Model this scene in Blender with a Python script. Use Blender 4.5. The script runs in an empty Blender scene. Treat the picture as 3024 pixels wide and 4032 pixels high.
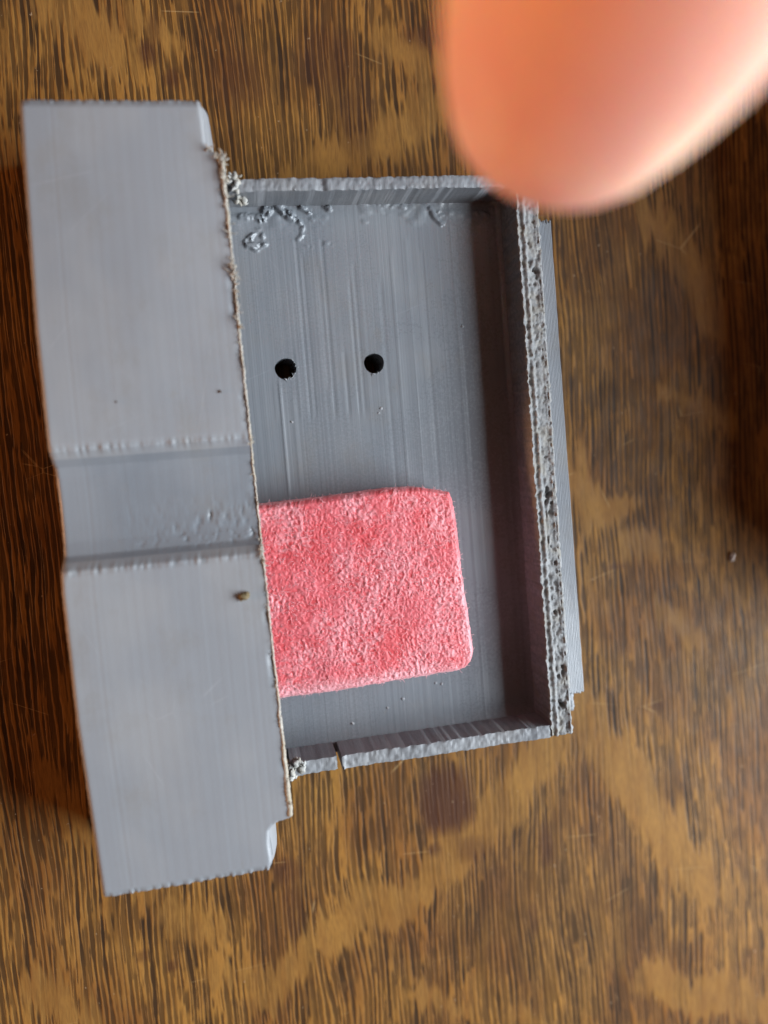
import bpy, bmesh, math, random
import numpy as np
from mathutils import Matrix, Vector, noise as mnoise

MM = 0.001
random.seed(7)
rng = np.random.default_rng(11)
scene = bpy.context.scene
coll = scene.collection

# ------------------------------------------------------------------ camera
cam_d = bpy.data.cameras.new('camera')
cam = bpy.data.objects.new('camera', cam_d)
coll.objects.link(cam)
cam_rot = Matrix(((0.97973, 0.09091, -0.17849),
                  (-0.08000, 0.99451, 0.06743),
                  (0.18364, -0.05178, 0.98163)))
cam.matrix_world = Matrix.Translation(Vector((23.06, 53.38, 116.98)) * MM) @ cam_rot.to_4x4()
cam_d.sensor_width = 36
cam_d.lens = 27.04
cam_d.clip_start = 0.002
cam_d.clip_end = 20
cam_d.dof.use_dof = True
cam_d.dof.focus_distance = 0.111
cam_d.dof.aperture_fstop = 8.6
scene.camera = cam

# ------------------------------------------------------------------ world and lamp
world = bpy.data.worlds.new('World')
scene.world = world
world.use_nodes = True
bg = world.node_tree.nodes['Background']
bg.inputs[0].default_value = (1.0, 0.42, 0.25, 1)     # dim light of a warm wooden room
bg.inputs[1].default_value = 0.085

def area_lamp(name, loc, target, sx, sy, power, color):
    d = bpy.data.lights.new(name, 'AREA')
    d.shape = 'RECTANGLE'; d.size = sx; d.size_y = sy
    d.energy = power; d.color = color
    o = bpy.data.objects.new(name, d); coll.objects.link(o)
    loc = Vector(loc); z = (loc - Vector(target)).normalized()
    x = Vector((0, 1, 0)); x = (x - z * x.dot(z)).normalized(); y = z.cross(x)
    m = Matrix((x, y, z)).transposed().to_4x4(); m.translation = loc
    o.matrix_world = m
    return o
# a long window to the right of the table
area_lamp('window_light', (0.50, -0.06, 0.36), (-0.1, -0.06, 0.36), 0.52, 0.56, 15.2, (0.86, 0.94, 1.0))
# a warm lamp low on the other side of the room
area_lamp('room_lamp', (-0.62, 0.05, 0.086), (0.045, 0.078, 0.07), 0.26, 0.06, 3.9, (1.0, 0.47, 0.22))

scene.view_settings.view_transform = 'Standard'
scene.view_settings.look = 'None'
scene.view_settings.exposure = 0
scene.view_settings.gamma = 1

# ------------------------------------------------------------------ helpers
def link(name, me, mat, parent=None):
    o = bpy.data.objects.new(name, me); coll.objects.link(o)
    if mat is not None:
        me.materials.append(mat)
    if parent is not None:
        o.parent = parent
    return o

def tag(o, label=None, cat=None, kind=None, group=None):
    if label: o['label'] = label
    if cat: o['category'] = cat
    if kind: o['kind'] = kind
    if group: o['group'] = group
    return o

def mesh(name, verts, faces, smooth=True):
    me = bpy.data.meshes.new(name)
    me.from_pydata([(v[0] * MM, v[1] * MM, v[2] * MM) for v in verts], [], faces)
    me.validate()
    bm = bmesh.new(); bm.from_mesh(me)
    bmesh.ops.recalc_face_normals(bm, faces=bm.faces)
    bm.to_mesh(me); bm.free()
    if smooth:
        me.polygons.foreach_set('use_smooth', [True] * len(me.polygons))
    me.update()
    return me

def hash2(ix, iy, seed):
    n = (ix.astype(np.int64) * 374761393 + iy.astype(np.int64) * 668265263 + seed * 1442695041) & 0xffffffff
    n = ((n ^ (n >> 13)) * 1274126177) & 0xffffffff
    return ((n ^ (n >> 16)) & 0xffff) / 65535.0

def vnoise(x, y, seed=0):
    x = np.asarray(x, float); y = np.asarray(y, float)
    ix = np.floor(x); iy = np.floor(y); fx = x - ix; fy = y - iy
    fx = fx * fx * (3 - 2 * fx); fy = fy * fy * (3 - 2 * fy)
    a = hash2(ix, iy, seed); b = hash2(ix + 1, iy, seed)
    c = hash2(ix, iy + 1, seed); d = hash2(ix + 1, iy + 1, seed)
    return (a * (1 - fx) + b * fx) * (1 - fy) + (c * (1 - fx) + d * fx) * fy

def fbm(x, y, seed=0, oct=3):
    s = 0; a = .5; t = 0
    for k in range(oct):
        s = s + a * vnoise(x * 2 ** k, y * 2 ** k, seed + k * 17); t += a; a *= .5
    return s / t

def worley(x, y, seed=0):
    x = np.asarray(x, float); y = np.asarray(y, float)
    ix = np.floor(x); iy = np.floor(y)
    best = np.full(x.shape, 9.0); sec = np.full(x.shape, 9.0)
    for dx in (-1, 0, 1):
        for dy in (-1, 0, 1):
            px = ix + dx + hash2(ix + dx, iy + dy, seed); py = iy + dy + hash2(ix + dx, iy + dy, seed + 5)
            d = np.hypot(px - x, py - y)
            sec = np.where(d < best, best, np.minimum(sec, d)); best = np.minimum(best, d)
    return best, sec

def slab_from_grids(top, bot):
    """closed slab from two (ny,nx,3) grids"""
    ny, nx, _ = top.shape
    v = np.concatenate([top.reshape(-1, 3), bot.reshape(-1, 3)])
    N = ny * nx; f = []
    idx = lambda j, i: j * nx + i
    for j in range(ny - 1):
        for i in range(nx - 1):
            a, b, c, d = idx(j, i), idx(j, i + 1), idx(j + 1, i + 1), idx(j + 1, i)
            f.append((a, b, c, d)); f.append((N + d, N + c, N + b, N + a))
    for j in range(ny - 1):
        a, b = idx(j, 0), idx(j + 1, 0); f.append((a, b, N + b, N + a))
        a, b = idx(j, nx - 1), idx(j + 1, nx - 1); f.append((b, a, N + a, N + b))
    for i in range(nx - 1):
        a, b = idx(0, i), idx(0, i + 1); f.append((b, a, N + a, N + b))
        a, b = idx(ny - 1, i), idx(ny - 1, i + 1); f.append((a, b, N + b, N + a))
    return v, f

def prism(poly, z0, z1):
    n = len(poly)
    v = [(x, y, z0) for x, y in poly] + [(x, y, z1) for x, y in poly]
    f = [tuple(range(n))[::-1], tuple(range(n, 2 * n))]
    for i in range(n):
        j = (i + 1) % n; f.append((i, j, n + j, n + i))
    return v, f

def sharp(me, ang=35):
    me.set_sharp_from_angle(angle=math.radians(ang))
    return me

def tube(path, rads, sides=6):
    P = np.array(path, float); n = len(P); v = []; f = []
    for i in range(n):
        t = P[min(i + 1, n - 1)] - P[max(i - 1, 0)]; t = t / (np.linalg.norm(t) + 1e-9)
        a = np.cross(t, [0.31, 0.17, 0.93]); a /= np.linalg.norm(a) + 1e-9; b = np.cross(t, a)
        for k in range(sides):
            th = 2 * math.pi * k / sides
            v.append(P[i] + rads[i] * (math.cos(th) * a + math.sin(th) * b))
    for i in range(n - 1):
        for k in range(sides):
            k2 = (k + 1) % sides
            f.append((i * sides + k, i * sides + k2, (i + 1) * sides + k2, (i + 1) * sides + k))
    f.append(tuple(range(sides))[::-1]); f.append(tuple(range((n - 1) * sides, n * sides)))
    return v, f

def merge(parts):
    V = []; Fc = []
    for v, f in parts:
        o = len(V); V.extend([tuple(p) for p in v]); Fc.extend([tuple(i + o for i in q) for q in f])
    return V, Fc

# ------------------------------------------------------------------ materials
def new_mat(name):
    m = bpy.data.materials.new(name); m.use_nodes = True
    nt = m.node_tree; b = nt.nodes['Principled BSDF']
    return m, nt, b
def N(nt, t, **kw):
    n = nt.nodes.new(t)
    for k, v in kw.items():
        setattr(n, k, v)
    return n
def coords(nt, scale):
    tc = N(nt, 'ShaderNodeTexCoord'); mp = N(nt, 'ShaderNodeMapping')
    mp.inputs['Scale'].default_value = [s * 1000 for s in scale]
    nt.links.new(tc.outputs['Object'], mp.inputs['Vector'])
    return mp.outputs[0]
def noise_tex(nt, vec, scale=1, detail=2, rough=.5, dist=0):
    n = N(nt, 'ShaderNodeTexNoise'); nt.links.new(vec, n.inputs['Vector'])
    n.inputs['Scale'].default_value = scale; n.inputs['Detail'].default_value = detail
    n.inputs['Roughness'].default_value = rough; n.inputs['Distortion'].default_value = dist
    return n.outputs['Fac']
def maprange(nt, val, a, b, c=0., d=1., smooth=True):
    n = N(nt, 'ShaderNodeMapRange')
    if smooth: n.interpolation_type = 'SMOOTHSTEP'
    nt.links.new(val, n.inputs[0])
    for i, x in enumerate((a, b, c, d)): n.inputs[1 + i].default_value = x
    return n.outputs[0]
def math_n(nt, op, a, b=None, clamp=False):
    n = N(nt, 'ShaderNodeMath', operation=op); n.use_clamp = clamp
    for i, x in enumerate((a, b)):
        if x is None: continue
        if isinstance(x, (int, float)): n.inputs[i].default_value = x
        else: nt.links.new(x, n.inputs[i])
    return n.outputs[0]
def mix(nt, fac, a, b):
    n = N(nt, 'ShaderNodeMix', data_type='RGBA')
    for s, x in ((n.inputs[0], fac), (n.inputs[6], a), (n.inputs[7], b)):
        if isinstance(x, (int, float)): s.default_value = x
        elif isinstance(x, tuple): s.default_value = (*x, 1)
        else: nt.links.new(x, s)
    return n.outputs[2]
def bump(nt, b, height, strength, dist_mm):
    n = N(nt, 'ShaderNodeBump'); n.inputs['Strength'].default_value = strength
    n.inputs['Distance'].default_value = dist_mm * MM
    nt.links.new(height, n.inputs['Height']); nt.links.new(n.outputs[0], b.inputs['Normal'])

def plastic(name, col, col2, rough, line_amt, line_scale=1.0):
    lmix = .015 + .14 * line_amt
    m, nt, b = new_mat(name)
    v1 = coords(nt, (.09, .06, .1)); big = noise_tex(nt, v1, 1, 3, .55)
    v2 = coords(nt, (4.2 * line_scale, .035, .3)); lines = noise_tex(nt, v2, 1, 3, .6)
    v3 = coords(nt, (2.5, 2.5, 2.5)); fine = noise_tex(nt, v3, 1, 4, .65)
    c = mix(nt, maprange(nt, big, .35, .68), col, col2)
    sp = maprange(nt, noise_tex(nt, coords(nt, (.55, .35, .5)), 1, 4, .6), .62, .78)
    c = mix(nt, math_n(nt, 'MULTIPLY', sp, .22), c, (.20, .19, .17))
    c = mix(nt, math_n(nt, 'MULTIPLY', maprange(nt, lines, .3, .72), lmix), c, tuple(min(1, q * 1.35) for q in col2))
    sm = maprange(nt, noise_tex(nt, coords(nt, (.13, .10, .1)), 1, 5, .68), .50, .72)
    c = mix(nt, math_n(nt, 'MULTIPLY', sm, .26), c, (.17, .155, .135))
    for ang, sc_, zz in ((.55, (.05, .012), 0.), (-.9, (.035, .010), 40.), (.1, (.07, .02), 90.)):
        tcn = N(nt, 'ShaderNodeTexCoord'); mpn = N(nt, 'ShaderNodeMapping'); mpn.vector_type = 'TEXTURE'
        mpn.inputs['Rotation'].default_value = (0, 0, ang); mpn.inputs['Scale'].default_value = (.001 / sc_[0], .001 / sc_[1], 10)
        mpn.inputs['Location'].default_value = (zz * .001, 0, 0)
        nt.links.new(tcn.outputs['Object'], mpn.inputs['Vector'])
        vo = N(nt, 'ShaderNodeTexVoronoi', feature='DISTANCE_TO_EDGE'); nt.links.new(mpn.outputs[0], vo.inputs['Vector']); vo.inputs['Scale'].default_value = 1
        gate = maprange(nt, noise_tex(nt, coords(nt, (.06, .06, .06)), 1.3 + zz * .01, 2, .5), .57, .66)
        line = math_n(nt, 'MULTIPLY', math_n(nt, 'LESS_THAN', vo.outputs['Distance'], .0018), gate)
        c = mix(nt, math_n(nt, 'MULTIPLY', line, .16), c, tuple(q * 1.5 for q in col2))
    nt.links.new(c, b.inputs['Base Color'])
    nt.links.new(math_n(nt, 'ADD', maprange(nt, fine, .3, .7, rough - .06, rough + .08), maprange(nt, noise_tex(nt, coords(nt, (.07, .05, .07)), 1, 4, .6), .35, .65, -.10, .08)), b.inputs['Roughness'])
    h = math_n(nt, 'ADD', math_n(nt, 'MULTIPLY', lines, line_amt), math_n(nt, 'MULTIPLY', fine, .12))
    bump(nt, b, h, .55, .10)
    b.inputs['Specular IOR Level'].default_value = .42
    return m

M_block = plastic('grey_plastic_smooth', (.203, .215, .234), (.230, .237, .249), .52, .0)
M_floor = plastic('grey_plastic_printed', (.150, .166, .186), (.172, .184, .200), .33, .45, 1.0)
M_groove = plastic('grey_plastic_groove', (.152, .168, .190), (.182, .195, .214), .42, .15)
M_wall = plastic('grey_plastic_wall', (.160, .170, .186), (.205, .211, .222), .46, .6)

def sawn(name, c1, c2, dust, bump_mm):
    m, nt, b = new_mat(name)
    v = coords(nt, (1.4, 1.4, 1.4)); n1 = noise_tex(nt, v, 1, 4, .7)
    n2 = noise_tex(nt, coords(nt, (.35, .35, .35)), 1, 3, .6)
    c = mix(nt, maprange(nt, n1, .35, .65), c1, c2)
    c = mix(nt, maprange(nt, n2, .45, .7), c, dust)
    nt.links.new(c, b.inputs['Base Color'])
    b.inputs['Roughness'].default_value = .72
    bump(nt, b, n1, .8, bump_mm)
    return m
M_sawn = sawn('sawn_plastic', (.165, .172, .18), (.26, .263, .265), (.205, .195, .175), .12)
M_rim = sawn('dusty_sawn_edge', (.25, .235, .21), (.38, .355, .31), (.28, .24, .18), .05)
M_burr = sawn('burr_plastic', (.26, .265, .26), (.40, .40, .385), (.32, .30, .26), .02)
M_string = sawn('melted_string', (.22, .235, .255), (.30, .31, .325), (.25, .25, .255), .02)

def wood():
    m, nt, b = new_mat('old_oak')
    warp = noise_tex(nt, coords(nt, (.05, .018, 1)), 1, 2, .5)
    tc = N(nt, 'ShaderNodeTexCoord')
    sep = N(nt, 'ShaderNodeSeparateXYZ'); nt.links.new(tc.outputs['Object'], sep.inputs[0])
    x = math_n(nt, 'ADD', math_n(nt, 'MULTIPLY', sep.outputs[0], 1000.), math_n(nt, 'MULTIPLY', warp, 5.))
    y = math_n(nt, 'MULTIPLY', sep.outputs[1], 1000.)
    def vec(sx, sy, z):
        c = N(nt, 'ShaderNodeCombineXYZ')
        nt.links.new(math_n(nt, 'MULTIPLY', x, sx), c.inputs[0]); nt.links.new(math_n(nt, 'MULTIPLY', y, sy), c.inputs[1])
        c.inputs[2].default_value = z
        return c.outputs[0]
    s1 = noise_tex(nt, vec(1.35, .085, 3.1), 1, 1.2, .5)
    s2 = noise_tex(nt, vec(2.4, .15, 8.4), 1, 1.5, .5)
    s3 = noise_tex(nt, vec(.55, .05, 5.7), 1, 2, .5)
    blot = noise_tex(nt, vec(.075, .05, 1.7), 1, 3, .6)
    blot2 = noise_tex(nt, vec(.16, .06, 11.), 1, 3, .6)
    fine = noise_tex(nt, vec(5., .5, 2.), 1, 2, .6)
    at = N(nt, 'ShaderNodeAttribute'); at.attribute_name = 'fleck'
    st = N(nt, 'ShaderNodeAttribute'); st.attribute_name = 'stain'
    dk = N(nt, 'ShaderNodeAttribute'); dk.attribute_name = 'dense'
    # fleck: signed distance in mm (inside > 0); the ends of the pores fray along the grain
    fray = math_n(nt, 'MULTIPLY', math_n(nt, 'SUBTRACT', noise_tex(nt, vec(.9, .05, 21.), 1, 1, .5), .5), 9.)
    inside = maprange(nt, math_n(nt, 'ADD', at.outputs['Fac'], fray), -.9, .9)
    outside = math_n(nt, 'SUBTRACT', 1., math_n(nt, 'MULTIPLY', inside, maprange(nt, noise_tex(nt, vec(.22, .05, 33.), 1, 2, .5), .42, .60, 1., .55)))
    base = mix(nt, maprange(nt, blot, .36, .66), (.285, .140, .033), (.185, .078, .020))
    base = mix(nt, math_n(nt, 'MULTIPLY', maprange(nt, blot2, .55, .72), .55), base, (.11, .048, .018))
    fl = mix(nt, maprange(nt, noise_tex(nt, vec(.5, .08, 14.), 1, 3, .6), .35, .7), (.262, .138, .037), (.196, .095, .026))
    base = mix(nt, math_n(nt, 'MULTIPLY', inside, .65), base, fl)
    base = mix(nt, math_n(nt, 'MULTIPLY', maprange(nt, fine, .35, .75), .50), base, (.115, .056, .020))
    dens = math_n(nt, 'MULTIPLY', dk.outputs['Fac'], .07)
    def pores(period, ylen, z, th, wmin, wmax):
        wv = noise_tex(nt, vec(.35, .05, z), 1, 2, .5)
        xw = math_n(nt, 'ADD', math_n(nt, 'DIVIDE', x, period), math_n(nt, 'MULTIPLY', wv, 1.5))
        fl = math_n(nt, 'FLOOR', xw); fr = math_n(nt, 'ABSOLUTE', math_n(nt, 'SUBTRACT', math_n(nt, 'SUBTRACT', xw, fl), .5))
        def along(sy, zz, det):
            c = N(nt, 'ShaderNodeCombineXYZ')
            nt.links.new(math_n(nt, 'MULTIPLY', fl, 7.31), c.inputs[0]); nt.links.new(math_n(nt, 'MULTIPLY', y, sy), c.inputs[1]); c.inputs[2].default_value = zz
            return noise_tex(nt, c.outputs[0], 1, det, .55)
        on = maprange(nt, math_n(nt, 'ADD', along(ylen, z, 2), dens), th, th + .07)
        wid = maprange(nt, along(ylen * 3, z + 4, 2), .3, .7, wmin, wmax)
        prof = maprange(nt, math_n(nt, 'SUBTRACT', fr, wid), -.10, .10, 1., 0.)
        dark = maprange(nt, along(ylen * .6, z + 9, 1), .3, .7, .62, 1.)
        return math_n(nt, 'MULTIPLY', math_n(nt, 'MULTIPLY', on, prof), dark)
    k1 = pores(.84, .068, 3.1, .40, .17, .40)
    k2 = math_n(nt, 'MULTIPLY', pores(.47, .12, 18.4, .47, .16, .38), .85)
    k3 = math_n(nt, 'MULTIPLY', maprange(nt, math_n(nt, 'ADD', s3, dens), .56, .70), .45)
    k = math_n(nt, 'MAXIMUM', k1, math_n(nt, 'MAXIMUM', k2, k3))
    k = math_n(nt, 'MULTIPLY', math_n(nt, 'MULTIPLY', k, outside), .95)
    scol = mix(nt, maprange(nt, blot2, .4, .62), (.034, .019, .010), (.020, .013, .009))
    c = mix(nt, k, base, scol)
    c = mix(nt, math_n(nt, 'MULTIPLY', st.outputs['Fac'], .82), c, (.050, .019, .012))
    # scratches and pale scuffs
    sc = N(nt, 'ShaderNodeTexVoronoi', feature='DISTANCE_TO_EDGE')
    nt.links.new(coords(nt, (.020, .055, 1)), sc.inputs['Vector']); sc.inputs['Scale'].default_value = 1
    scr = math_n(nt, 'MULTIPLY', math_n(nt, 'LESS_THAN', sc.outputs['Distance'], .0022),
                 maprange(nt, noise_tex(nt, coords(nt, (.12, .12, 1)), 1, 2, .5), .56, .64))
    c = mix(nt, math_n(nt, 'MULTIPLY', scr, .35), c, (.42, .28, .13))
    speck = maprange(nt, noise_tex(nt, coords(nt, (1.3, 1.1, 1)), 1, 2, .5), .735, .76)
    c = mix(nt, math_n(nt, 'MULTIPLY', speck, .5), c, (.40, .30, .20))
    nt.links.new(c, b.inputs['Base Color'])
    r = maprange(nt, noise_tex(nt, coords(nt, (.4, .2, 1)), 1, 4, .6), .3, .7, .42, .60)
    nt.links.new(r, b.inputs['Roughness'])
    b.inputs['Specular IOR Level'].default_value = .12
    h = math_n(nt, 'SUBTRACT', math_n(nt, 'MULTIPLY', fine, .35), k)
    bump(nt, b, h, .6, .10)
    return m
M_wood = wood()

# ------------------------------------------------------------------ table top (one board, with the figure of the oak)
FLECKS = [  # (x0, y0, x1, y1, half width) in mm: ray flecks, where the dark pores stop
    (4, 121, 10, 113, 3.5), (14, 119, 17, 116, 2), (36, 95, 49, 100, 3.2), (49, 100, 57, 108, 3.6), (50, 117, 59, 113, 2.6),
    (57, 108, 62, 116, 2.5), (64, 122, 72, 116, 4),
    (91, 93, 99, 80, 3.0), (99, 80, 104, 71, 2.6), (86, 97, 91, 93, 2.4), (93, 60.5, 99, 60, 1.0), (99, 60, 104, 56, 1.6),
    (76, 47, 79, 41, 3.2), (79, 42, 84, 42, 2.6), (76.5, 52, 77.5, 40, 1.4), (84, 36, 92, 33, 2.2), (90, 24, 95, 18, 2.5),
    (74, 8, 66, 1, 4.2), (66, 1, 57, -7, 4.0), (57, -7, 46, -14, 4.0), (46, -14, 36, -17, 4.4), (36, -17, 27, -23, 3.6), (27, -23, 20, -29, 3),
    (74, 8, 79, -1, 4.5), (79, -1, 87, -10, 4.8), (87, -10, 94, -22, 4.6), (94, -22, 97, -27, 3.2),
    (84, -40, 95, -43, 4.4), (95, -43, 106, -50, 4.2), (60, -40, 64, -46, 2.5), (44, -32, 50, -38, 1.8),
    (6, -12, 12, -18, 2.6), (-2, -2, 4, -8, 2.2), (12, -24, 20, -26, 1.8), (-8, 12, -4, 2, 2.0), (-14, -20, -6, -28, 3),
]
DENSE = [(30, 112, 9), (42, 109, 8), (26, 99, 7), (83, 74, 12), (86, 62, 12), (70, -18, 12), (66, -28, 13), (82, -28, 9), (56, -24, 7),
         (96, 8, 9), (44, 1, 5), (22, -12, 8), (30, -30, 7), (90, 45, 8)]
def table_top():
    xs = np.unique(np.concatenate([np.linspace(-450, -25, 12), np.arange(-25, 125, .6), np.linspace(125, 450, 12)]))
    ys = np.unique(np.concatenate([np.linspace(-400, -60, 12), np.arange(-60, 130, .8), np.linspace(130, 500, 12)]))
    X, Y = np.meshgrid(xs, ys)
    sd = np.full(X.shape, -12.0)
    wx = X + 4 * (fbm(X * .09, Y * .07, 3) - .5); wy = Y + 7 * (fbm(X * .12, Y * .05, 9) - .5)
    for x0, y0, x1, y1, w in FLECKS:
        dx, dy = x1 - x0, y1 - y0; L2 = dx * dx + dy * dy
        t = np.clip(((wx - x0) * dx + (wy - y0) * dy) / L2, 0, 1)
        sd = np.maximum(sd, w * .82 - np.hypot(wx - x0 - t * dx, wy - y0 - t * dy))
    far = ((X < -22) | (X > 118) | (Y > 125) | (Y < -56))
    sd = np.where(far, np.maximum(sd, 8 * (fbm(X * .05, Y * .05, 31) - .56) * 10), sd)
    dense = np.zeros_like(X)
    for x0, y0, r in DENSE:
        dense += np.exp(-((X - x0) ** 2 + ((Y - y0) * .7) ** 2) / (r * r))
    wob = 1 + .35 * (fbm(X * .5, Y * .25, 77) - .5)
    def blob(x0, y0, rx, ry, p=3):
        return np.clip(1.25 - ((np.abs(X - x0) / rx) ** p + (np.abs(Y - y0) / ry) ** p) * wob * 1.1, 0, 1)
    stain = np.maximum.reduce([blob(50.6, -1.6, 5.0, 6.3), .6 * blob(54.5, -10.5, 3.2, 2.6, 2), .8 * blob(48, -9.5, 1.4, 1.2, 2),
                               .9 * blob(15.5, 113.5, 1.6, 2.2, 2), .8 * blob(18.5, 110.2, 1.5, 1.6, 2), .6 * blob(16.8, 117, 1.0, 3, 2),
                               .55 * blob(41, 113, 5, 6, 2), .5 * blob(45, 105, 4, 7, 2), .6 * blob(56, 116.5, 4, 1.6, 2), .5 * blob(28, 110, 5, 5, 2),
                               .8 * blob(6.2, -20.5, 1.0, 1.1, 2), .7 * blob(2, -18, 1.2, 1.0, 2), .55 * blob(24.5, -9, 2.6, 2.4, 2), .7 * blob(67, -12, 1.6, 4.5, 2),
                               .6 * blob(104.6, 51, 1.6, .9, 2), .7 * blob(82.5, 33, 2.2, .7, 2), .6 * blob(88.5, 8.5, 1.5, .8, 2), .5 * blob(64, -24, 1.2, 3.5, 2),
                               .5 * blob(25, -15, 2, 6, 2)])
    ny, nx = X.shape
    v = np.stack([X, Y, np.zeros_like(X)], -1).reshape(-1, 3)
    I = np.arange(ny * nx).reshape(ny, nx)
    f = np.stack([I[:-1, :-1], I[:-1, 1:], I[1:, 1:], I[1:, :-1]], -1).reshape(-1, 4).tolist()
    # board thickness: skirt and underside
    ring = list(I[0, :]) + list(I[1:, -1]) + list(I[-1, -2::-1]) + list(I[-2:0:-1, 0])
    base = len(v); low = v[ring].copy(); low[:, 2] = -22
    v = np.concatenate([v, low]); n = len(ring)
    for i in range(n):
        j = (i + 1) % n; f.append((int(ring[i]), base + i, base + j, int(ring[j])))
    f.append(tuple(range(base + n - 1, base - 1, -1)))
    me = mesh('table_top', v, f, smooth=False)
    for nm, arr in (('fleck', sd), ('stain', stain), ('dense', dense)):
        a = me.attributes.new(nm, 'FLOAT', 'POINT')
        vals = np.zeros(len(v)); vals[:ny * nx] = arr.ravel(); a.data.foreach_set('value', vals)
    o = link('table_top', me, M_wood); o.location.z = -3 * MM; o.scale = (1.026, 1.026, 1); o.location.x = -.6 * MM; o.location.y = -1.4 * MM
    tag(o, 'worn brown oak table top with dark vertical grain and pale flecks', 'table', 'structure')
table_top()

# ------------------------------------------------------------------ the housing: one printed part, sawn open
H, HW, HF = 16.0, 10.58, 4.12
ZB = -2.97   # underside, just above the table at -3 mm
housing = bpy.data.objects.new('plastic_housing', None); coll.objects.link(housing)
housing.empty_display_size = .01
tag(housing, 'grey printed plastic housing sawn open into a shallow tray with a grooved raised block', 'plastic housing')

YL = [-0.15, 13.43, 23.15, 39.94, 43.53, 56.87, 73.09, 92.67, 99.97]
XL = [0.79, 0.30, -0.10, -0.15, 0.03, 0.05, 0.14, 0.84, 1.16]
YR = [-.1, 1.4, 3.86, 5.57, 6.3, 6.75, 7.0, 28.34, 37.08, 43, 56.74, 71.93, 92.89, 93.2, 93.5, 94.7, 97.5, 100.1]
XR = [22.2, 22.6, 22.45, 22.67, 23.4, 24.6, 25.75, 25.2, 25.1, 25.02, 24.85, 24.65, 24.5, 24.1, 23.5, 22.65, 22.6, 22.4]
def xl(y): return np.interp(y, YL, XL)
def xr(y): return np.interp(y, YR, XR)
def groove(y):
    return np.interp(y, [41.9, 42.6, 43.6, 44.3, 46.0, 48.5, 52.0, 54.4, 55.6, 56.6, 57.6, 58.6],
                     [0, -.12, -1.35, -2.3, -2.75, -2.95, -2.95, -2.75, -2.35, -1.2, -.12, 0])

def top_plate():
    nx = 132
    ys = np.unique(np.round(np.concatenate([np.arange(0, 100.01, .4), np.linspace(0, 1.2, 9), np.linspace(98.8, 100, 9),
                         np.linspace(41.5, 46, 24), np.linspace(54, 59, 24), np.linspace(5, 7.2, 10), np.linspace(92.6, 95, 10)]), 3))
    u = np.linspace(0, 1, nx); ny = len(ys)
    U, Y0 = np.meshgrid(u, ys)
    colj = np.repeat(rng.normal(0, 1, nx // 2), 2); colj2 = vnoise(np.arange(nx) * .45, np.zeros(nx), 5) - .5
    XLg = xl(Y0); XRg = xr(Y0)
    ci = np.arange(nx)[None, :]
    X = np.minimum(XLg + U * (25.8 - XLg), XRg - (nx - 1 - ci) * .0015)
    X[:, 0] += .10 * (rng.random(ny) - .5)
    # the layer ends give ragged short edges
    ej = .06 * colj + .18 * colj2
    endw = np.clip(1 - (100 - Y0) / 1.6, 0, 1); endb = np.clip(1 - Y0 / 1.6, 0, 1)
    Y = Y0 + ej[None, :] * endw * .7 - ej[None, ::-1] * endb * .5
    Z = H + groove(Y0)
    # groove lips are rough, layer by layer
    lip = np.exp(-((Y0 - 57.6) / .55) ** 2) + np.exp(-((Y0 - 42.6) / .55) ** 2)
    Z += lip * (.02 * colj[None, :] + .16 * colj2[None, :]) * (.3 + 1.4 * fbm(X * .3, Y0 * 0, 133))
    Z += .25 * lip * (fbm(X * 2.2, Y0 * .5, 44) - .5)
    # rounded edges
    de = np.minimum(100 - Y0, Y0)
    Z -= .60 * np.clip(1 - de / 1.1, 0, 1) ** 1.5 * (1 + .20 * np.clip(colj[None, :], -1.4, 1.6))
    Z -= .35 * np.clip(1 - (X - XLg) / .5, 0, 1) ** 2
    notch = ((Y0 > 93.2) | (Y0 < 6.6))
    Z -= np.where(notch, .45 * np.clip(1 - (XRg - X) / .55, 0, 1) ** 2, 0)
    # gentle unevenness, faint layer steps, rough floor of the groove near the cut
    Z += .10 * (fbm(X * .12, Y0 * .06, 4) - .5) + .004 * colj[None, :]
    gf = np.clip((Y0 - 43.5) / 1.5, 0, 1) * np.clip((51 - Y0) / 3, 0, 1) * np.clip((X - 5) / 14, 0, 1)
    pit = np.clip(fbm(X * 1.5, Y0 * 1.2, 61) - .60, 0, 1)
    Z += gf * (-.9 * pit + .14 * np.clip(fbm(X * 2.2, Y0 * 2.2, 71) - .62, 0, 1) * 4)
    # fraying nicks beside the saw cut
    nk = np.clip(1 - (XRg - X) / 1.0, 0, 1)
    Z -= np.where(notch, 0, nk * .35 * np.clip(fbm(np.zeros_like(Y0), Y0 * .35, 91) - .45, 0, 1) * 3)
    bot = np.stack([X, Y, np.minimum(H - 2.0 + groove(Y0), Z - .8)], -1)
    v, f = slab_from_grids(np.stack([X, Y, Z], -1), bot)
    return v, f
v, f = top_plate()
tp = link('top_plate', sharp(mesh('top_plate', v, f), 50), M_block, housing)
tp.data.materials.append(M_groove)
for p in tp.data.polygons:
    if 43.6 < p.center.y * 1000 < 56.6: p.material_index = 1

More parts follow.
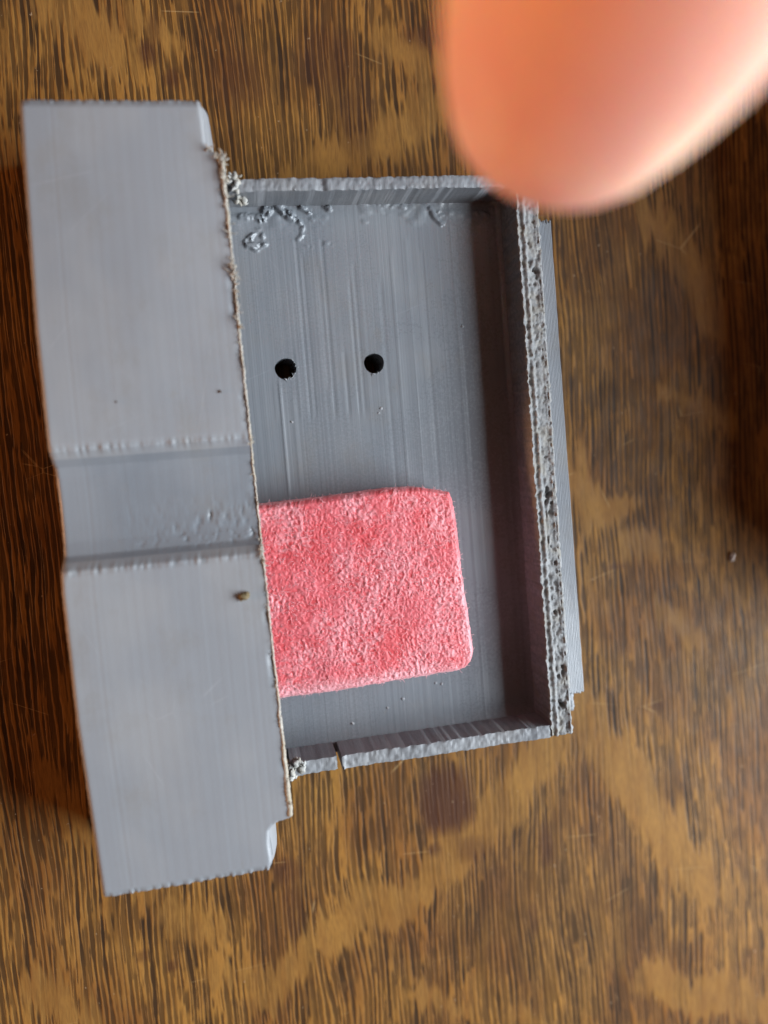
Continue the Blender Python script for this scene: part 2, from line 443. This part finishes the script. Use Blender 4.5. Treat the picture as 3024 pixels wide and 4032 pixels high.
def strip_wall(y0, y1, off0, off1, ztop):
    ys = np.arange(y0, y1 + .01, 1.0); g = []
    top = np.stack([np.stack([xl(ys) + off0, ys, ztop(ys)], -1), np.stack([xl(ys) + off1, ys, ztop(ys)], -1)], 1)
    bot = top.copy(); bot[:, :, 2] = ZB
    return slab_from_grids(top, bot)
v, f = strip_wall(7.5, 92.5, 0.03, 2.0, lambda y: H - 2.02 + groove(y))
link('side_wall', mesh('side_wall', v, f, False), M_block, housing)
def end_wall(ya, yb):
    # the narrow end faces flare outwards below the plate
    yy = np.linspace(ya, yb, 70); V = []; n = 2 * len(yy)
    levels = [(H - 2.02, .12), (13.4, .34), (12.6, .58), (11.5, .78), (9, .9), (2, .95), (ZB, 1.0)]
    for z, off in levels:
        k = np.where((yy > 93.2) | (yy < 6.6), off, np.clip(off * .3, 0, .3))
        V += [(float(xr(y)) - .03 + float(o_), float(y), z) for y, o_ in zip(yy, k)]
        V += [(float(xl(y)) + .03, float(y), z) for y in yy[::-1]]
    Fc = [tuple(range(n)), tuple(range(n * (len(levels) - 1), n * len(levels)))[::-1]]
    for l in range(len(levels) - 1):
        for i in range(n):
            j = (i + 1) % n; Fc.append((l * n + i, l * n + j, (l + 1) * n + j, (l + 1) * n + i))
    return V, Fc
for a, b_ in ((0.12, 7.4), (92.6, 99.88)):
    v, f = end_wall(a, b_)
    link('end_wall', sharp(mesh('end_wall', v, f), 45), M_block, housing)

# sawn edge of the top plate: a thin dusty ridge with burrs
def sawn_edge():
    ys = np.arange(7.1, 93.0, .11); n = len(ys)
    burr = np.clip(fbm(ys * .45, np.zeros(n), 5, 3) - .45, 0, 1)
    hgt = .02 + .26 * fbm(ys * .9, np.zeros(n), 21, 3) + 1.3 * burr * np.clip((ys - 55) / 30, .12, 1)
    hgt *= np.where((ys > 42.5) & (ys < 57.5), .8, 1)
    wid = .10 + .34 * np.clip(fbm(ys * .5, np.zeros(n), 8, 4) - .3, 0, 1) + .55 * np.clip((26 - ys) / 18, 0, 1) + .25 * np.clip((ys - 80) / 12, 0, 1)
    jit = .16 * (fbm(ys * 3., np.zeros(n), 13, 2) - .5)
    prof = []
    x0 = xr(ys); z0 = H + groove(ys)
    rows = [(-wid * .95, -.15), (-wid * .75, hgt * .75), (-wid * .35, hgt), (0 * wid + .0, hgt * .55), (0 * wid + .10, 0 * hgt - .35), (0 * wid + .06, 0 * hgt - 1.2), (0 * wid + .02, 0 * hgt - 2.0)]
    g = np.zeros((n, len(rows), 3))
    for i, (dx, dz) in enumerate(rows):
        g[:, i, 0] = x0 + dx + jit + .025 * rng.normal(0, 1, n) * (i not in (0, 6)); g[:, i, 1] = ys; g[:, i, 2] = z0 + dz + (.02 * rng.normal(0, 1, n) if 0 < i < 6 else 0)
    V = g.reshape(-1, 3); m = len(rows); Fc = []
    for j in range(n - 1):
        for i in range(m):
            i2 = (i + 1) % m
            Fc.append((j * m + i, j * m + i2, (j + 1) * m + i2, (j + 1) * m + i))
    Fc.append(tuple(range(m))); Fc.append(tuple(range((n - 1) * m, n * m)))
    return V, Fc
v, f = sawn_edge()
edge = link('sawn_edge', mesh('sawn_edge', v, f), M_rim, housing)
edge['label'] = 'thin tan rough edge left by the saw'

def curl(p, L, r, wild, up=.5, n=7):
    d = np.array([random.gauss(0, 1), random.gauss(0, 1), random.gauss(up, .5)]); d /= np.linalg.norm(d)
    pts = [np.array(p, float)]
    for i in range(n - 1):
        d = d + wild * np.array([random.gauss(0, 1) for _ in range(3)]); d /= np.linalg.norm(d)
        pts.append(pts[-1] + d * L / (n - 1))
    return tube(pts, [r * (1 - .6 * i / (n - 1)) * random.uniform(.7, 1.25) for i in range(n)], 5)
def lump(p, r, seed, sq=(1, 1, .7)):
    bm = bmesh.new(); bmesh.ops.create_icosphere(bm, subdivisions=2, radius=1)
    V = []; Fc = [tuple(q.index for q in fc.verts) for fc in bm.faces]
    for q in bm.verts:
        k = 1 + .75 * mnoise.noise(q.co * 1.4 + Vector((seed * 3.1, seed * 1.7, 0))) + .3 * mnoise.noise(q.co * 3.5 + Vector((seed, 0, 0)))
        V.append((p[0] + q.co.x * r * k * sq[0], p[1] + q.co.y * r * k * sq[1], p[2] + q.co.z * r * k * sq[2]))
    bm.free()
    return V, Fc
parts = []
def burr_at(y, n, L, r, side=0):
    for _ in range(n):
        yy = y + random.gauss(0, .5); g = float(groove(yy))
        parts.append(curl((float(xr(yy)) + random.uniform(-.35, .15) + side, yy, H + g + random.uniform(-.3, .45)), L * random.uniform(.5, 1.3), r, .55))
for y, n, L, r in ((93.1, 14, 1.3, .13), (92.0, 14, 1.2, .14), (90.5, 12, 1.1, .13), (88.8, 10, 1.0, .12), (86.8, 6, .8, .1), (83.7, 5, 1.0, .09), (82.2, 3, .8, .09), (80.2, 6, .9, .1),
                   (79.0, 12, 1.0, .12), (78.0, 10, .9, .12), (76.4, 5, .7, .1), (73.5, 6, .9, .1), (72.2, 7, .9, .11), (70.0, 3, .6, .08), (66, 3, .5, .07), (62, 2, .5, .06), (57.3, 4, .8, .07),
                   (52, 3, .5, .07), (48.9, 4, .5, .08), (43.9, 6, .8, .1), (42.8, 10, .7, .12), (41.5, 6, .6, .11), (38, 3, .5, .07), (35.5, 4, .6, .08), (30, 3, .5, .07), (25, 3, .5, .07), (20, 3, .5, .06), (12.0, 6, .7, .09), (9.0, 3, .5, .08)):
    burr_at(y, n, L, r)
for k in range(60):
    y = random.uniform(8, 92.5); burr_at(y, 1, .4, .05)
for k in range(16):
    y = random.choice((92.6, 91.4, 90, 88.6, 79.2, 78.3, 72.6, 42.6)) + random.gauss(0, .4)
    parts.append(lump((float(xr(y)) + random.uniform(-.3, .3), y, H + float(groove(y)) + random.uniform(-.2, .35)), random.uniform(.12, .28), k))
v, f = merge(parts)
o = link('burr', mesh('burr', v, f), M_rim, housing); o['kind'] = 'stuff'
# pale torn plastic where the tray walls meet the block
parts = []
for (cx, cy, cz, n) in ((25.9, 91.3, 10.6, 22), (25.8, 92.1, 10.8, 14), (26.4, 89.9, 8.5, 8), (26.6, 11.5, 10.4, 22), (26.1, 10.8, 11.0, 12), (27.6, 11.9, 10.7, 8)):
    for k in range(n // 3):
        p = (cx + random.gauss(0, .4), cy + random.gauss(0, .5), cz + random.gauss(0, .4))
        parts.append(curl(p, random.uniform(.6, 1.3), .2, .5, .2))
    for k in range(6):
        parts.append(lump((cx + random.gauss(0, .35), cy + random.gauss(0, .4), cz + random.gauss(0, .25)), random.uniform(.22, .5), k + cx, (1, 1.2, .8)))
v, f = merge(parts)
o = link('torn_plastic', mesh('torn_plastic', v, f), M_burr, housing); o['kind'] = 'stuff'

# tray floor with two round holes
def tray_floor():
    xs = np.arange(2.2, 65.6, .2); ys = np.concatenate([np.arange(10.5, 83.9, .8), np.arange(84, 91.4, .16)])
    X, Y = np.meshgrid(xs, ys)
    nxs = len(xs)
    step = .008 * rng.normal(0, 1, nxs)
    Z = HF + step[None, :] + .05 * (fbm(X * .15, Y * .08, 15) - .5)
    # raised and sunken print lines that stop part way along
    for x, y0, y1, h, w in ((29.75, 49, 66.2, .16, .16), (29.0, 60, 66, .05, .2), (33.9, 60, 86, -.13, .14), (34.7, 60, 84, -.09, .14), (37.6, 60, 86, -.12, .14), (36.9, 64, 82, -.05, .2), (42.0, 60, 82.5, -.14, .14),
                            (41.2, 60, 80, -.06, .15), (45.8, 40, 80, -.05, .18), (47.6, 38, 84, .06, .2), (50.1, 40, 86, .05, .25), (52.4, 46, 84, -.04, .2), (31.5, 50, 64, .05, .3), (39.6, 60, 70, -.07, .2), (32.6, 60, 70, .05, .2)):
        Z += (h * 1.25 if h < 0 else h * .75) * np.exp(-((X - x) / w) ** 2) * np.clip((Y - y0) * 1.2, 0, 1) * np.clip((y1 - Y) * 1.2, 0, 1)
    # scabby rim along the upper wall
    Z += np.clip((Y - 86.5) / 3, 0, 1) * .5 * np.clip(fbm(X * .35, Y * .5, 19) - .45, 0, 1) * 2
    Z += .35 * np.clip(1 - (91.2 - Y) / 1.6, 0, 1) ** 2 + .5 * np.clip(1 - (Y - 11.8) / 1.8, 0, 1) ** 2 + .35 * np.clip(1 - (65.2 - X) / 1.2, 0, 1) ** 2
    # smears of melted plastic fused to the floor and the upper wall
    wx = X + .9 * (fbm(X * 1.1, Y * 1.1, 201) - .5); wy = Y + .9 * (fbm(X * 1.1, Y * 1.1, 202) - .5)
    for x0, y0, x1, y1, r, h in ((26.2, 89.3, 29.6, 89.2, .7, .9), (29.2, 88.9, 31.0, 90.8, .8, 1.5), (32.0, 90.6, 33.4, 89.2, .9, 1.6), (33.4, 89.4, 34.7, 87.9, .5, 1.0),
                                 (34.7, 87.9, 34.9, 86.5, .45, .8), (34.9, 86.5, 34.1, 85.9, .4, .5), (26.9, 85.7, 28.8, 87.6, .5, .9), (27.0, 85.4, 28.4, 84.9, .55, 1.0), (28.4, 84.9, 29.6, 85.6, .5, 1.0),
                                 (29.6, 85.6, 29.3, 86.6, .4, .7), (54.2, 89.8, 55.6, 87.6, .6, .9), (55.4, 89.6, 56.2, 88.3, .4, .6), (61.3, 89.0, 62.8, 88.6, .5, .7), (35.3, 90.4, 36.0, 89.9, .6, 1.6), (38.4, 90.6, 39.0, 90.1, .6, 1.6),
                                 (36.4, 88.6, 37.8, 88.2, .45, .45), (43.2, 88.3, 44.4, 88.0, .35, .35), (33.0, 85.5, 33.4, 85.1, .35, .3), (35.3, 85.2, 36.2, 84.9, .35, .3), (38.2, 85.1, 39.2, 85.0, .4, .35), (46, 90.4, 50, 90.3, .5, .7)):
        dx, dy = x1 - x0, y1 - y0; t = np.clip(((wx - x0) * dx + (wy - y0) * dy) / (dx * dx + dy * dy), 0, 1)
        q = np.clip(1 - np.hypot(wx - x0 - t * dx, wy - y0 - t * dy) / r, 0, 1)
        Z = np.maximum(Z, HF - .05 + h * .46 * np.minimum(q * 1.8, 1) * np.clip(fbm(X * 1.7, Y * 1.7, 203) * 3.2 - .75, 0, 1) * (q > 0))
    bot = np.stack([X, Y, np.full_like(X, ZB)], -1)
    return slab_from_grids(np.stack([X, Y, Z], -1), bot)
v, f = tray_floor()
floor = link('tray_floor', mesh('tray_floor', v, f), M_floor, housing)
cutters = []
for (x, y, r) in ((30.86, 67.6, 1.55), (43.88, 67.66, 1.50)):
    n = 40
    poly = [(x + r * (1 + .025 * math.sin(3 * t + x)) * math.cos(t), y + r * (1 + .03 * math.cos(2 * t + x)) * math.sin(t)) for t in (2 * math.pi * i / n for i in range(n))]
    cv, cf = prism(poly, -5, 8); c = link('cutter', mesh('cutter', cv, cf, False), None); cutters.append(c)
    md = floor.modifiers.new('b', 'BOOLEAN'); md.object = c; md.operation = 'DIFFERENCE'; md.solver = 'EXACT'
dg = bpy.context.evaluated_depsgraph_get()
me2 = bpy.data.meshes.new_from_object(floor.evaluated_get(dg)); floor.modifiers.clear(); floor.data = me2
sharp(me2, 50)
for c in cutters: bpy.data.objects.remove(c)
# fuzz on the lips of the holes
parts = []
for (x, y, a0, a1, n) in ((30.86, 67.6, -1.9, -.5, 16), (43.88, 67.66, -1.9, -1.0, 7), (30.86, 67.6, 0.0, 1.2, 4)):
    for k in range(n):
        a = random.uniform(a0, a1); parts.append(curl((x + 1.5 * math.cos(a), y + 1.55 * math.sin(a), HF + .02), random.uniform(.25, .6), .07, .6, .3, 5))
v, f = merge(parts); o = link('hole_fuzz', mesh('hole_fuzz', v, f), M_string, housing); o['kind'] = 'stuff'

# walls of the tray, sawn off level
def rough_wall(x0, x1, y0, y1, z1, dx, dy, seed, amp=.16, pore=0., z_fun=None, edge=.12):
    xs = np.linspace(x0, x1, max(3, int((x1 - x0) / dx) + 1)); ys = np.linspace(y0, y1, max(3, int((y1 - y0) / dy) + 1))
    X, Y = np.meshgrid(xs, ys)
    Z = z1 + amp * 2 * (fbm(X * 1.1, Y * 1.1, seed, 4) - .5) + amp * .5 * rng.normal(0, 1, X.shape) * .6
    if z_fun is not None: Z = Z + z_fun(X, Y)
    if pore:
        c = (X - x0) / (x1 - x0)
        band = np.exp(-((c - .60) / .17) ** 2)
        w1, w2 = worley(X * 1.25, Y * .85 + .5 * fbm(X * 2, Y * 2, 5), seed + 3)
        pits = np.clip(.42 - w1, 0, 1) * 2.4 * (hash2(np.floor(X * 1.25), np.floor(Y * .85 + .5), 3) * .5 + .5)
        sel = np.clip((fbm(X * .2, Y * .45, seed + 9) - .52) * 6, 0, 1)
        Z -= pore * band * (pits * sel * 1.5 + .10)
        Z += .16 * np.cos((c - .60) * 22 + 1.2 * fbm(X * .1, Y * .5, 3)) * (1 - band)
        Z -= .25 * np.exp(-((c - .86) / .03) ** 2)
        Z -= .35 * pore * np.clip(fbm(X * 2.6, Y * 1.6, seed + 6, 2) - .6, 0, 1) * 2
    Xo, Yo = X.copy(), Y.copy()
    jx = edge * (fbm(Y * 1.7, X * 0, seed + 2, 3) - .5) * 2; jy = edge * (fbm(X * 1.7, Y * 0, seed + 4, 3) - .5) * 2
    for c_ in (0, -1): Xo[:, c_] += jx[:, c_]; Z[:, c_] -= .10
    for r_ in (0, -1): Yo[r_, :] += jy[r_, :]; Z[r_, :] -= .10
    bot = np.stack([X, Y, np.full_like(X, ZB)], -1)
    return slab_from_grids(np.stack([Xo, Yo, Z], -1), bot)
# upper wall
zf = lambda X, Y: .25 * np.clip((38 - X) / 10, 0, 1) * -1 + .1 * np.sin(X * .25) - .30 * np.exp(-((X - 37.5) / .6) ** 2)
v, f = rough_wall(24.9, 64.9, 90.55, 92.2, HW, .22, .27, 3, .16, 0, zf)
link('tray_wall', sharp(mesh('tray_wall', v, f), 60), M_wall, housing)
# lower wall, broken by a slit near the block
for a, b_ in ((26.2, 32.85), (33.5, 64.9)):
    zf = (lambda X, Y: -.25 * np.clip((X - 27) / 3, 0, 1)) if a < 30 else (lambda X, Y: .12 * np.sin(X * .3) + .35 * np.exp(-((X - 33.6) / .35) ** 2))
    v, f = rough_wall(a, b_, 10.15, 12.05, HW, .22, .27, 8 if a < 30 else 12, .15, 0, zf)
    o = link('tray_wall', sharp(mesh('tray_wall', v, f), 60), M_wall, housing)
# thick right wall showing the open infill of the print
v, f = rough_wall(65.0, 68.45, 10.3, 91.9, HW + .05, .17, .2, 31, .17, 1.5, None, .22)
rw = link('tray_wall', sharp(mesh('tray_wall', v, f), 75), M_sawn, housing)
rw['label'] = 'thick sawn wall with open pores along its top'
# ledge along the outside of the right wall: sloping, with fine layer steps
def ledge():
    n = 14; ys = np.arange(15.2, 86.9, .5); P = []
    for i in range(n):
        t = i / (n - 1); x = 68.35 + t * 3.9; z = 7.6 - .9 * t
        P.append((x, z + .09)); P.append((x + 3.9 / n * .8, z - .02))
    P.append((72.4, 6.3)); P.append((72.35, 3.0))
    g = np.zeros((len(ys), len(P), 3))
    for i, (x, z) in enumerate(P):
        k = .10 * (fbm(ys * .5, np.zeros(len(ys)) + i * .3, 77) - .5)
        g[:, i, 0] = 68.35 + (x - 68.35) * np.interp(ys, [15, 87], [.97, .84]) + (k if i > 2 else 0); g[:, i, 1] = ys; g[:, i, 2] = z
    g[-1, :, 1] += .25 * rng.normal(0, 1, len(P)); g[0, :, 1] += .2 * rng.normal(0, 1, len(P))
    bot = g.copy(); bot[:, :, 2] = ZB
    return slab_from_grids(g, bot)
v, f = ledge()
link('ledge', sharp(mesh('ledge', v, f, False), 30), M_groove, housing)
v, f = rough_wall(68.4, 70.6, 12.2, 15.1, 6.6, .25, .25, 71, .2)
link('ledge', mesh('ledge', v, f), M_groove, housing)

# loose scabs on the tray floor
parts = []
for k, (x, y) in enumerate(((49.5, 18.7), (50.4, 18.5), (41.7, 15.9), (36.2, 14.3), (44.2, 17.0), (57.8, 72.4), (44.0, 60.3), (44.4, 61), (31.1, 59.9), (35.6, 90.2), (38.6, 90.3))):
    parts.append(lump((x, y, HF - .02), random.uniform(.14, .28), k + 120))
v, f = merge(parts)
o = link('plastic_scab', mesh('plastic_scab', v, f), M_string, housing); o['kind'] = 'stuff'

# ------------------------------------------------------------------ pink foam block lying in the tray
def foam_mats():
    m, nt, b = new_mat('pink_foam')
    n = noise_tex(nt, coords(nt, (.20, .20, .20)), 1, 3, .6)
    c = mix(nt, maprange(nt, n, .35, .65), (.73, .085, .098), (.76, .145, .17))
    at = N(nt, 'ShaderNodeAttribute'); at.attribute_name = 'strand'
    c = mix(nt, math_n(nt, 'MULTIPLY', at.outputs['Fac'], 1.0), c, (.86, .43, .47))
    nt.links.new(c, b.inputs['Base Color']); b.inputs['Roughness'].default_value = .45
    b.inputs['Sheen Weight'].default_value = .35; b.inputs['Sheen Roughness'].default_value = .4; b.inputs['Sheen Tint'].default_value = (1, .8, .82, 1)
    tr = N(nt, 'ShaderNodeBsdfTranslucent'); nt.links.new(c, tr.inputs[0])
    mx = N(nt, 'ShaderNodeMixShader'); mx.inputs[0].default_value = .32
    nt.links.new(b.outputs[0], mx.inputs[1]); nt.links.new(tr.outputs[0], mx.inputs[2]); nt.links.new(mx.outputs[0], nt.nodes['Material Output'].inputs[0])
    m2, nt, b = new_mat('pink_foam_strut')
    b.inputs['Base Color'].default_value = (.88, .55, .60, 1); b.inputs['Roughness'].default_value = .4
    tr = N(nt, 'ShaderNodeBsdfTranslucent'); tr.inputs[0].default_value = (.88, .44, .46, 1)
    mx = N(nt, 'ShaderNodeMixShader'); mx.inputs[0].default_value = .45
    nt.links.new(b.outputs[0], mx.inputs[1]); nt.links.new(tr.outputs[0], mx.inputs[2]); nt.links.new(mx.outputs[0], nt.nodes['Material Output'].inputs[0])
    return m, m2
M_foam, M_strut = foam_mats()
# outline at the upper face, clockwise from the upper left under the block
FO = [(22.5, 48.1), (25.6, 48.3), (34.07, 48.5), (43.9, 49.0), (47.9, 48.85), (50.4, 48.3), (52.0, 47.9), (52.35, 46.5), (52.63, 43.56), (53.19, 32.77), (53.77, 26.59), (53.75, 24.6), (53.3, 23.2), (52.4, 22.5), (50.5, 22.3), (41.75, 22.0), (31.77, 21.7), (26.28, 21.7), (22.5, 21.6)]
def foam():
    P = np.array(FO)
    ztop, zbot = 11.0, HF + .12
    def curve(pts, n):
        pts = np.array(pts); L = np.concatenate([[0], np.cumsum(np.linalg.norm(np.diff(pts, axis=0), axis=1))])
        t = np.linspace(0, L[-1], n); return np.stack([np.interp(t, L, pts[:, k]) for k in (0, 1)], -1)
    n = 290
    T = curve(P[0:7], n); Rt = curve(P[6:13], n); Bt = curve(P[12:19][::-1], n); Lf = curve([P[0], P[18]], n)
    u = np.linspace(0, 1, n); U, W = np.meshgrid(u, u)          # U along x, W downwards
    def coons(k):
        return ((1 - W) * T[None, :, k] + W * Bt[None, :, k] + (1 - U) * Lf[:, None, k] + U * Rt[:, None, k]
                - ((1 - U) * (1 - W) * T[0, k] + U * (1 - W) * T[-1, k] + (1 - U) * W * Bt[0, k] + U * W * Bt[-1, k]))
    X = coons(0); Y = coons(1)
    de = np.minimum(np.minimum(U, 1 - U), np.minimum(W, 1 - W)) * 27
    Z = ztop - .35 * np.clip(1 - de / .45, 0, 1) ** 2
    # boundary ring, clockwise
    idx = np.arange(n * n).reshape(n, n)
    ring = np.concatenate([idx[0, :], idx[1:, -1], idx[-1, -2::-1], idx[-2:0:-1, 0]])
    V = np.stack([X, Y, Z], -1).reshape(-1, 3)
    out = V[ring][:, :2]; m = len(ring)
    tang = np.roll(out, -3, 0) - np.roll(out, 3, 0); nrm = np.stack([-tang[:, 1], tang[:, 0]], -1); nrm /= np.linalg.norm(nrm, axis=1)[:, None]
    if ((out - out.mean(0)) * nrm).sum() < 0: nrm = -nrm
    F_ = np.stack([idx[:-1, :-1], idx[:-1, 1:], idx[1:, 1:], idx[1:, :-1]], -1).reshape(-1, 4).tolist()
    NV = np.zeros_like(V); NV[:, 2] = 1; NV[ring, :2] = nrm * .8; NV[ring, 2] = .6
    prev = ring; levels = np.linspace(V[ring[0], 2], zbot, 34)[1:]
    for li, z in enumerate(levels):
        new = np.column_stack([out + nrm * min(.25, .12 * (li + 1)), np.full(m, z)]); st = len(V)
        V = np.vstack([V, new]); NV = np.vstack([NV, np.column_stack([nrm, np.zeros(m)])])
        cur = np.arange(st, st + m)
        F_ += np.stack([prev, cur, np.roll(cur, -1), np.roll(prev, -1)], -1).tolist(); prev = cur
    F_.append(tuple(int(q) for q in prev[::-1]))
    x, y, z = V[:, 0], V[:, 1], V[:, 2]
    a = x + z * .35; b_ = y + z * .6
    wa = a + .55 * (fbm(a * 1.5, b_ * 1.5, 61) - .5); wb = b_ + .55 * (fbm(a * 1.5, b_ * 1.5, 62) - .5)
    def ridge(fx, fy, sd_):                       # thin curved fibres
        return np.clip(1 - np.abs(vnoise(wa * fx, wb * fy, sd_) - .5) * 6.5, 0, 1)
    strand = np.maximum.reduce([ridge(2.2, 1.4, 5), ridge(1.3, 2.4, 6) * .9, ridge(3.4, 2.9, 7) * .8])
    patch = np.clip((fbm(a * .24, b_ * .24, 71) - .33) * 2.8, .22, 1) * (.5 + .5 * vnoise(a * 3.1, b_ * 3.1, 73))
    w3, w4 = worley(wa * 1.1 + 9, wb * 1.1, 15); cell2 = np.clip((w4 - w3) * 2.0, 0, 1)
    d = .11 * (strand - .5) - .13 * cell2 * patch + .22 * (fbm(a * .35, b_ * .35, 45) - .5) + .10 * (fbm(a * 3, b_ * 3, 46) - .5)
    pale = np.clip(1 - np.minimum(53.6 - x, y - 22.2) / 1.8, 0, 1)          # crushed, paler cut edges
    foam.strand = np.clip(strand * patch + pale * (.55 + .35 * strand), 0, 1)
    V = V + NV * d[:, None] * np.where(z > zbot + .2, 1, 0)[:, None]
    V[:, 2] += np.where(z > ztop - 1.5, .25 * np.sin((x - 26) * .11) - .1, 0)
    return V, F_, out, nrm, ztop
V, Fc, f_out, f_nrm, f_top = foam()
fm = mesh('foam_block', V, Fc)
at_ = fm.attributes.new('strand', 'FLOAT', 'POINT'); at_.data.foreach_set('value', foam.strand)
fo = link('foam_block', fm, M_foam)
tag(fo, 'pink square of porous plastic foam lying in the grey tray', 'foam')
def fibres():
    # loose fibres standing off the cut faces
    r = random.Random(3); parts = []
    for k in range(4600):
        i = r.randrange(len(V)); p = V[i]
        if p[2] < 7 or p[0] < 25: continue
        d = np.array([r.gauss(0, 1), r.gauss(0, 1), r.uniform(-.1, .45)]); d /= np.linalg.norm(d); L = r.uniform(.25, .7)
        e = d + np.array([r.gauss(0, .6), r.gauss(0, .6), r.gauss(-.3, .3)])
        w = r.uniform(.016, .034)
        parts.append(tube([p - d * .1, p + d * L * .5, p + d * L * .5 + e * L * .4], [w, w, w * .6], 4))
    return merge(parts)
v, f = fibres()
o = link('foam_fibre', mesh('foam_fibre', v, f), M_strut, fo); o['kind'] = 'stuff'

# ------------------------------------------------------------------ crumbs
def plain(name, col, rough=.7):
    m, nt, b = new_mat(name)
    n = noise_tex(nt, coords(nt, (2., 2., 2.)), 1, 3, .6)
    nt.links.new(mix(nt, n, col, tuple(c * .5 for c in col)), b.inputs['Base Color']); b.inputs['Roughness'].default_value = rough
    return m
M_crumb = plain('brown_crumb', (.16, .115, .05)); M_pale = plain('pale_fleck', (.75, .66, .60)); M_dark = plain('dark_speck', (.07, .05, .04))
v, f = merge([lump((22.1, 37.2, H + .42), .62, 3.3, (1.1, .85, .75)), lump((21.75, 37.0, H + .25), .35, 8.1), lump((22.5, 37.45, H + .3), .35, 9.4)])
tag(link('crumb', mesh('crumb', v, f), M_crumb), 'brown crumb lying on the grey block below the groove', 'crumb')
v, f = merge([lump((105.6, 31.8, -2.7), .55, 5.2, (.75, 1.2, .6)), lump((105.4, 31.2, -2.8), .3, 2.2)])
tag(link('crumb', mesh('crumb', v, f), M_pale), 'white speck on the dark wood right of the tray', 'crumb')
for k, (x, y, r, lab) in enumerate(((21.46, 63.72, .20, 'tiny dark speck on the upper half of the block near its sawn edge'), (8.76, 63.25, .11, 'tiny dark speck on the upper half of the block nearer its outer side'))):
    v, f = lump((x, y, H + .08), r, k + 21)
    tag(link('speck', mesh('speck', v, f), M_dark), lab, 'speck')

# ------------------------------------------------------------------ hand: a finger pointing down close to the lens
def skin_mat():
    m, nt, b = new_mat('skin')
    n = noise_tex(nt, coords(nt, (.11, .11, .07)), 1, 4, .62)
    nt.links.new(mix(nt, maprange(nt, n, .38, .62), (.90, .60, .45), (.84, .47, .38)), b.inputs['Base Color'])
    b.inputs['Roughness'].default_value = .45
    b.inputs['Subsurface Weight'].default_value = 1.0
    b.inputs['Subsurface Radius'].default_value = (1.0, .50, .22); b.inputs['Subsurface Scale'].default_value = .008
    ridges = noise_tex(nt, coords(nt, (1.6, 1.6, 3.2)), 1, 2, .5, 1.5)
    bump(nt, b, ridges, .3, .12)
    return m
M_skin = skin_mat()
def hand():
    V = []; E = []; Rr = []
    def add(p, r, prev=None):
        V.append(Vector(p) * MM); Rr.append(r * MM)
        if prev is not None: E.append((prev, len(V) - 1))
        return len(V) - 1
    palm = add((84, 150, 128), 21)
    wrist = add((104, 192, 134), 21, palm); arm = add((135, 250, 140), 26, wrist); add((170, 310, 146), 30, arm)
    def chain(pts):
        q = palm
        for p, r in pts: q = add(p, r, q)
    # pointing finger, knuckle to tip
    chain([((58, 122, 124), 12), ((47, 98, 108), 11.2), ((44.6, 80.3, 88), 11.2)] + [(p, r) for p, r in FINGER])
    chain([((80, 122, 126), 12), ((82, 116, 102), 10), ((84, 134, 92), 9), ((85, 146, 104), 8)])
    chain([((98, 128, 124), 11), ((101, 124, 102), 9.5), ((102, 141, 93), 8.5), ((101, 151, 105), 7.5)])
    chain([((112, 138, 122), 10), ((116, 136, 103), 8.5), ((116, 150, 97), 7.5), ((113, 158, 107), 6.8)])
    chain([((66, 160, 112), 13), ((58, 146, 98), 11), ((66, 132, 90), 9.5), ((76, 124, 88), 8)])
    me = bpy.data.meshes.new('hand'); me.from_pydata(V, E, []); me.update()
    o = bpy.data.objects.new('hand', me); coll.objects.link(o)
    sk = o.modifiers.new('skin', 'SKIN'); sk.use_smooth_shade = True; sk.branch_smoothing = .6
    for i, d in enumerate(me.skin_vertices[0].data): d.radius = (Rr[i], Rr[i]); d.use_root = (i == 0)
    sb = o.modifiers.new('sub', 'SUBSURF'); sb.levels = 3; sb.render_levels = 3
    dg = bpy.context.evaluated_depsgraph_get()
    me2 = bpy.data.meshes.new_from_object(o.evaluated_get(dg)); o.modifiers.clear(); o.data = me2
    me2.materials.clear(); me2.materials.append(M_skin)
    me2.polygons.foreach_set('use_smooth', [True] * len(me2.polygons))
    tag(o, 'blurred bare fingertip pointing down over the upper right corner of the tray', 'hand')
FINGER = [((46.6, 79.4, 74), 10.9), ((48.4, 78.6, 64), 9.6), ((49.1, 78.3, 57.0), 6.8)]
hand()

# ------------------------------------------------------------------ an added shadow-casting cover, lying beyond the right edge of the picture
def blocker():
    root = bpy.data.objects.new('light_blocker', None); coll.objects.link(root); root.empty_display_size = .01
    tag(root, 'added grey light cover lying on the table beyond the tray, right of it', 'plastic cover')
    z0, z1 = ZB, 38.0  # plain box added only to shade the table's right side
    x0, x1, y0, y1 = 132.0, 172.0, 18.0, 124.0
    def box(a, b_, c, d, e, g_):
        return prism([(a, c), (b_, c), (b_, d), (a, d)], e, g_)
    v, f = box(x0, x1, y0, y1, z1 - 2, z1); link('top_plate', mesh('blocker_plate', v, f, False), M_block, root)
    for q in ((x0 + .05, x0 + 2, y0 + .05, y1 - .05), (x1 - 2, x1 - .05, y0 + .05, y1 - .05), (x0 + 2.05, x1 - 2.05, y0 + .05, y0 + 2), (x0 + 2.05, x1 - 2.05, y1 - 2, y1 - .05)):
        v, f = box(*q, z0, z1 - 2.02); link('side_wall', mesh('blocker_wall', v, f, False), M_wall, root)
blocker()
